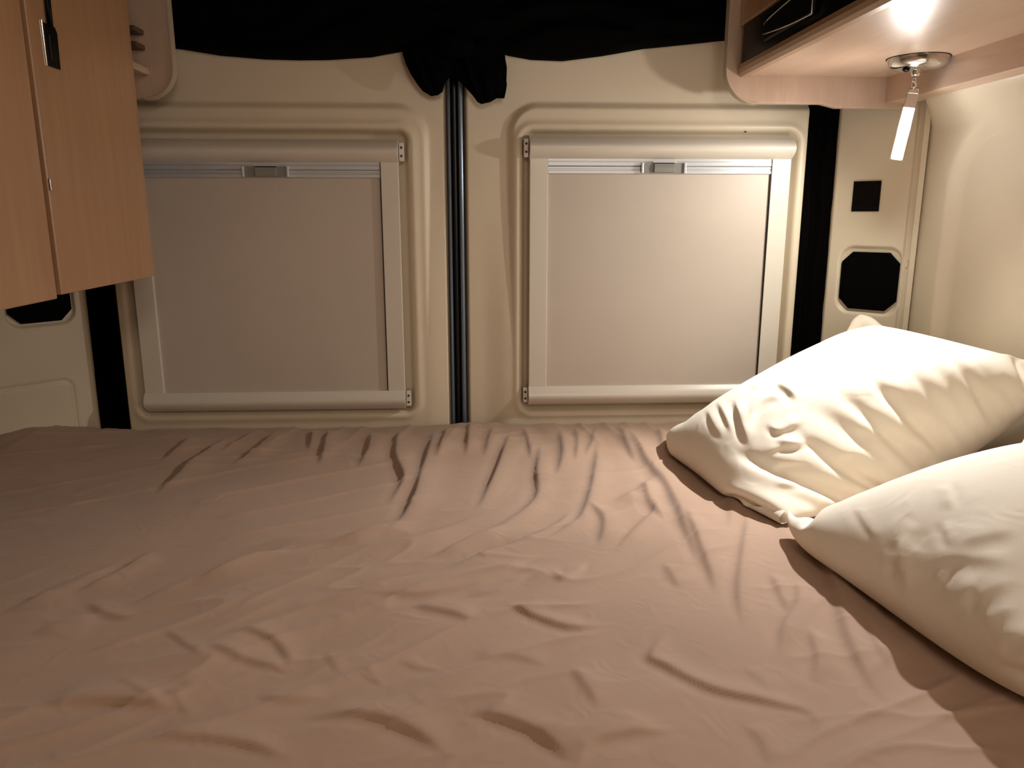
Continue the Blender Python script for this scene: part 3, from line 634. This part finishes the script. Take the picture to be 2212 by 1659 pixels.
# ------------------------------------------------------------------ pillows: a sewn bag inflated and draped by position-based dynamics
def make_pillow(name, corners, la, lb, thick, seed, floor_fn, iters, label, pinned=(0, 1, 2, 3)):
    """corners: A (0,0) B (1,0) C (0,1) D (1,1); la = fabric length A-B, lb = A-C"""
    nx = int(round(la/.0075)); ny = int(round(lb/.0075))
    rng = np.random.RandomState(seed)
    N = (nx+1)*(ny+1); idx0 = np.arange(N).reshape(ny+1, nx+1); idx1 = idx0.copy()
    inner = idx0[1:-1, 1:-1]; idx1[1:-1, 1:-1] = N+np.arange(inner.size).reshape(inner.shape)
    u, v = np.meshgrid(np.linspace(0, 1, nx+1), np.linspace(0, 1, ny+1))
    A, B, Cc, D = [np.array(c, float) for c in corners]
    base = ((1-u)*(1-v))[..., None]*A+(u*(1-v))[..., None]*B+((1-u)*v)[..., None]*Cc+(u*v)[..., None]*D
    nrm = np.cross(B-A, Cc-A); nrm /= np.linalg.norm(nrm); nrm = nrm if nrm[2] > 0 else -nrm
    X = np.zeros((N+inner.size, 3))
    bulge = (np.sin(math.pi*u)*np.sin(math.pi*v))**.6
    nz = lambda s: .004*(vnoise(u*la, v*lb, 30, s)-.5)+.006*(vnoise(u*la, v*lb, 12, s+1)-.5)
    X[idx0] = base+nrm*(.055*bulge+nz(seed)*bulge)[..., None]
    X[inner.shape and idx1[1:-1, 1:-1]] = (base-nrm*(.035*bulge+nz(seed+5)*bulge)[..., None])[1:-1, 1:-1]
    hx, hy = la/nx, lb/ny; dg = math.hypot(hx, hy)
    con = []
    def add(a, b, L, k):
        a = a.ravel(); b = b.ravel(); m = a != b; con.append((a[m], b[m], L, k))
    for I in (idx0, idx1):
        for p in (0, 1):
            add(I[:, p:-1:2], I[:, p+1::2], hx, 1.); add(I[p:-1:2, :], I[p+1::2, :], hy, 1.)
            for r in (0, 1):
                add(I[p:-1:2, r:-1:2], I[p+1::2, r+1::2], dg, .35); add(I[p+1::2, r:-1:2], I[p:-1:2, r+1::2], dg, .35)
    for I in (idx0, idx1):
        for p in range(4):
            a = I[:, p:-2:4]; b = I[:, p+2::4][:, :a.shape[1]]; add(a, b, 2*hx, .10)
            a = I[p:-2:4, :]; b = I[p+2::4, :][:a.shape[0]]; add(a, b, 2*hy, .10)
    # triangles for pressure
    q0 = np.stack([idx0[:-1, :-1], idx0[:-1, 1:], idx0[1:, 1:], idx0[1:, :-1]], -1).reshape(-1, 4)
    q1 = np.stack([idx1[:-1, :-1], idx1[1:, :-1], idx1[1:, 1:], idx1[:-1, 1:]], -1).reshape(-1, 4)
    if np.cross(X[q0[0, 1]]-X[q0[0, 0]], X[q0[0, 3]]-X[q0[0, 0]]) @ nrm < 0: q0, q1 = q0[:, ::-1], q1[:, ::-1]
    Q = np.concatenate([q0, q1])
    pins = [idx0[0, 0], idx0[0, -1], idx0[-1, 0], idx0[-1, -1]]; tgt = np.array([A, B, Cc, D])[list(pinned)]; pins = [pins[i] for i in pinned]
    # the rear upper corner keeps a flat, broad tip
    kk = 7; pt = []; pi = []
    for r in range(kk):
        for c in range(kk-r):
            pi.append(idx0[ny-r, c]); pt.append(Cc+(A-Cc)/np.linalg.norm(A-Cc)*r*hy*.85+(D-Cc)/np.linalg.norm(D-Cc)*c*hx*.85+nrm*.012*min(r, c, 2)/2)
            if idx1[ny-r, c] != idx0[ny-r, c]: pi.append(idx1[ny-r, c]); pt.append(pt[-1]-nrm*.020*min(r, c, 2)/2)
    pi = np.array(pi); pt = np.array(pt)
    V = np.zeros_like(X); dt = .012
    for it in range(iters):
        fn = np.cross(X[Q[:, 2]]-X[Q[:, 0]], X[Q[:, 3]]-X[Q[:, 1]])*.5
        F = np.zeros_like(X)
        for j in range(4):
            for c in range(3): F[:, c] += np.bincount(Q[:, j], fn[:, c]*.25, minlength=len(X))
        vol = abs((np.einsum('ij,ij->i', fn, X[Q].mean(1)).sum())/3)
        pr_ = np.clip((1-vol/(la*lb*thick))*10, 0, 1)
        acc = F/(hx*hy)*pr_*14; acc[:, 2] -= 1.0
        V = (V+acc*dt)*.90; sp_ = np.linalg.norm(V, axis=1, keepdims=True); V *= np.minimum(1, .5/np.maximum(sp_, 1e-9))
        Pn = X+V*dt
        for _ in range(8):
            for a, b, L, k in con:
                dlt = Pn[b]-Pn[a]; l = np.sqrt(np.einsum('ij,ij->i', dlt, dlt))+1e-9
                cc = (l-L)
                if k < .2: cc = np.minimum(cc, 0)
                cr_ = dlt*(cc/l*.5*k)[:, None]; Pn[a] += cr_; Pn[b] -= cr_
            Pn[pins] = tgt; Pn[pi] += .35*(pt-Pn[pi])
            fl = floor_fn(Pn[:, 0], Pn[:, 1])+.002; low = Pn[:, 2] < fl
            Pn[low, 2] = fl[low]
            Pn[:, 0] = np.minimum(Pn[:, 0], .872); Pn[:, 1] = np.minimum(Pn[:, 1], 1.586)
            lim = 1.585-np.maximum(0, Pn[:, 0]-.765)*1.1; Pn[:, 1] = np.minimum(Pn[:, 1], lim)
        V = (Pn-X)/dt; X = Pn
    me = bpy.data.meshes.new(name); me.from_pydata(X.tolist(), [], Q.tolist()); me.validate()
    o = link(name, me, M['pillow'], None, True)
    sub = o.modifiers.new('smooth', 'SUBSURF'); sub.levels = 1; sub.render_levels = 1
    tag(o, label, 'pillow', 'cream pillows on the bed')
    return o, X
import time; _t = time.time()
PA = [(.432, 1.440, .783), (.452, 1.022, .783), (.790, 1.520, .998), (.855, 1.085, 1.000)]
p1, X1 = make_pillow('pillow', PA, .450, .60, .098, 5, bed_h, 90, 'cream pillow at the back, leaning into the corner under the lamp')
# top surface of the first pillow, so that the second can lie against it
G1 = np.full((200, 200), 0.0)
def cell(x, y): return np.clip(((y-.6)/1.05*199).astype(int), 0, 199), np.clip(((x-.3)/.62*199).astype(int), 0, 199)
a, b = cell(X1[:, 0], X1[:, 1]); np.maximum.at(G1, (a, b), X1[:, 2])
for _ in range(1):
    G1 = np.maximum.reduce([G1, np.roll(G1, 1, 0), np.roll(G1, -1, 0), np.roll(G1, 1, 1), np.roll(G1, -1, 1)])
def floor2(x, y):
    a, b = cell(x, y); return np.maximum(bed_h(x, y), np.where(y > 1.04, G1[a, b]-.004, 0))
PB = [(.440, 1.000, .797), (.512, .485, .875), (.850, 1.065, .905), (.862, .490, .90)]
p2, X2 = make_pillow('pillow', PB, .508, .50, .094, 9, floor2, 85, 'cream pillow in front, nearest the viewer at the right edge')
def crease(o, strokes, gain):
    """press creases into the camera-facing side of a pillow mesh: each is a polyline with a width and height in metres"""
    dg = bpy.context.evaluated_depsgraph_get(); me = bpy.data.meshes.new_from_object(o.evaluated_get(dg))
    o.modifiers.clear(); o.data = me
    n = len(me.vertices); P = np.empty(n*3, np.float32); me.vertices.foreach_get('co', P); P = P.reshape(-1, 3).astype(float)
    N = np.empty(n*3, np.float32); me.vertex_normals.foreach_get('vector', N); N = N.reshape(-1, 3).astype(float)
    R = np.array(CAMR); c = (P-np.array(EYE)) @ R; px = 1106+FPX*c[:, 0]/-c[:, 2]; py = 829.5-FPX*c[:, 1]/-c[:, 2]; mpp = -c[:, 2]/FPX
    face = sst(.0, .3, -np.einsum('ij,ij->i', N, (P-np.array(EYE))/np.linalg.norm(P-np.array(EYE), axis=1)[:, None]))
    lampp = np.array([1940., 300.]); add = np.zeros(n)
    for pix, w_, amp in strokes:
        Q0 = np.array(pix, float); k = len(Q0); PP = np.vstack([2*Q0[0]-Q0[1], Q0, 2*Q0[-1]-Q0[-2]]); Q = []
        for i in range(1, k):
            for t in np.linspace(0, 1, 6, endpoint=False):
                a, b, cc, e = PP[i-1], PP[i], PP[i+1], PP[i+2]
                Q.append(.5*((2*b)+(-a+cc)*t+(2*a-5*b+4*cc-e)*t*t+(-a+3*b-3*cc+e)*t**3))
        Q.append(Q0[-1]); Q = np.array(Q); seg = np.linalg.norm(np.diff(Q, axis=0), axis=1); cum = np.concatenate([[0], np.cumsum(seg)])
        m = (px > Q[:, 0].min()-70) & (px < Q[:, 0].max()+70) & (py > Q[:, 1].min()-70) & (py < Q[:, 1].max()+70)
        x, y = px[m], py[m]; best = np.full(x.shape, 1e9); sg = np.zeros_like(x); tt = np.zeros_like(x)
        tg = Q[-1]-Q[0]; nn = np.array([-tg[1], tg[0]]); flip = 1 if nn @ (lampp-Q[len(Q)//2]) > 0 else -1
        for i in range(len(Q)-1):
            a = Q[i]; ab = Q[i+1]-a; l2 = ab @ ab+1e-9; uc = np.clip(((x-a[0])*ab[0]+(y-a[1])*ab[1])/l2, 0, 1)
            dx = x-a[0]-uc*ab[0]; dy = y-a[1]-uc*ab[1]; dd = np.hypot(dx, dy); kk = dd < best
            best[kk] = dd[kk]; sg[kk] = (np.sign(-dx*ab[1]+dy*ab[0])*flip)[kk]; tt[kk] = ((cum[i]+uc*seg[i])/cum[-1])[kk]
        s_ = best*sg*mpp[m]; off = s_-.6*w_
        prof = np.where(off < 0, np.exp(-(off/(.7*w_))**2), np.exp(-(off/(1.6*w_))**2))-.5*np.exp(-((s_+.8*w_)/(.8*w_))**2)
        add[m] += gain*amp*prof*sst(0, .35, tt)*sst(1, .6, tt)
    P += N*(add*face)[:, None]
    me.vertices.foreach_set('co', P.astype(np.float32).ravel()); me.update()
S1 = [([(1583,855),(1594,900),(1610,950),(1624,970)], .008, .009), ([(1524,880),(1538,917),(1562,952)], .006, .004), ([(1545,862),(1566,906),(1580,942)], .006, .004),
 ([(1668,830),(1699,845),(1724,870)], .009, .008), ([(1622,920),(1636,884),(1666,862),(1702,862)], .008, .007), ([(1650,912),(1677,934),(1710,924),(1742,903)], .007, .007),
 ([(1665,950),(1710,962),(1765,954)], .007, .005), ([(1648,985),(1690,968),(1745,968)], .006, .005), ([(1655,1018),(1700,1003),(1760,1006)], .007, .005),
 ([(1668,1048),(1705,1050),(1750,1048)], .006, .004), ([(1950,945),(1998,975),(2058,1000)], .012, .008), ([(2030,900),(2052,948),(2078,992)], .009, .006),
 ([(1785,775),(1821,723),(1846,688)], .012, .007), ([(1860,680),(1880,730),(1930,775)], .012, .004), ([(1790,870),(1860,850),(1960,850),(2050,880)], .016, .003),
 ([(1790,1000),(1840,985),(1900,1000)], .010, .004), ([(1620,845),(1650,830),(1660,815)], .007, .004), ([(2080,770),(2140,810),(2200,870)], .016, .004), ([(1830,930),(1900,935),(1960,965)], .014, .004)]
S2 = [([(1840,1088),(1871,1139),(1902,1175)], .006, .003), ([(1956,1145),(1942,1188),(1946,1244),(1964,1285)], .010, .010), ([(2052,1040),(2056,1070),(2060,1105)], .007, .006),
 ([(2036,1122),(2043,1162),(2060,1192)], .007, .005), ([(2056,1190),(2109,1172),(2212,1150)], .010, .007), ([(1984,1240),(2020,1222),(2065,1211),(2120,1214),(2212,1228)], .010, .006),
 ([(2036,1265),(2042,1246),(2050,1222)], .005, .004), ([(2074,1325),(2096,1285),(2124,1268)], .009, .006), ([(2085,1320),(2148,1283),(2212,1262)], .012, .006), ([(2120,1360),(2165,1333),(2212,1312)], .010, .005),
 ([(1990,1130),(1975,1160),(1968,1200)], .010, .004), ([(1900,1230),(1930,1225),(1948,1245)], .009, .005), ([(2150,1400),(2180,1385),(2212,1380)], .010, .004)]
p1.modifiers['smooth'].levels = 2; p2.modifiers['smooth'].levels = 2
crease(p1, S1, .42); crease(p2, S2, .30)
print('pillow time', time.time()-_t, X1.min(0), X1.max(0), X2.min(0), X2.max(0))
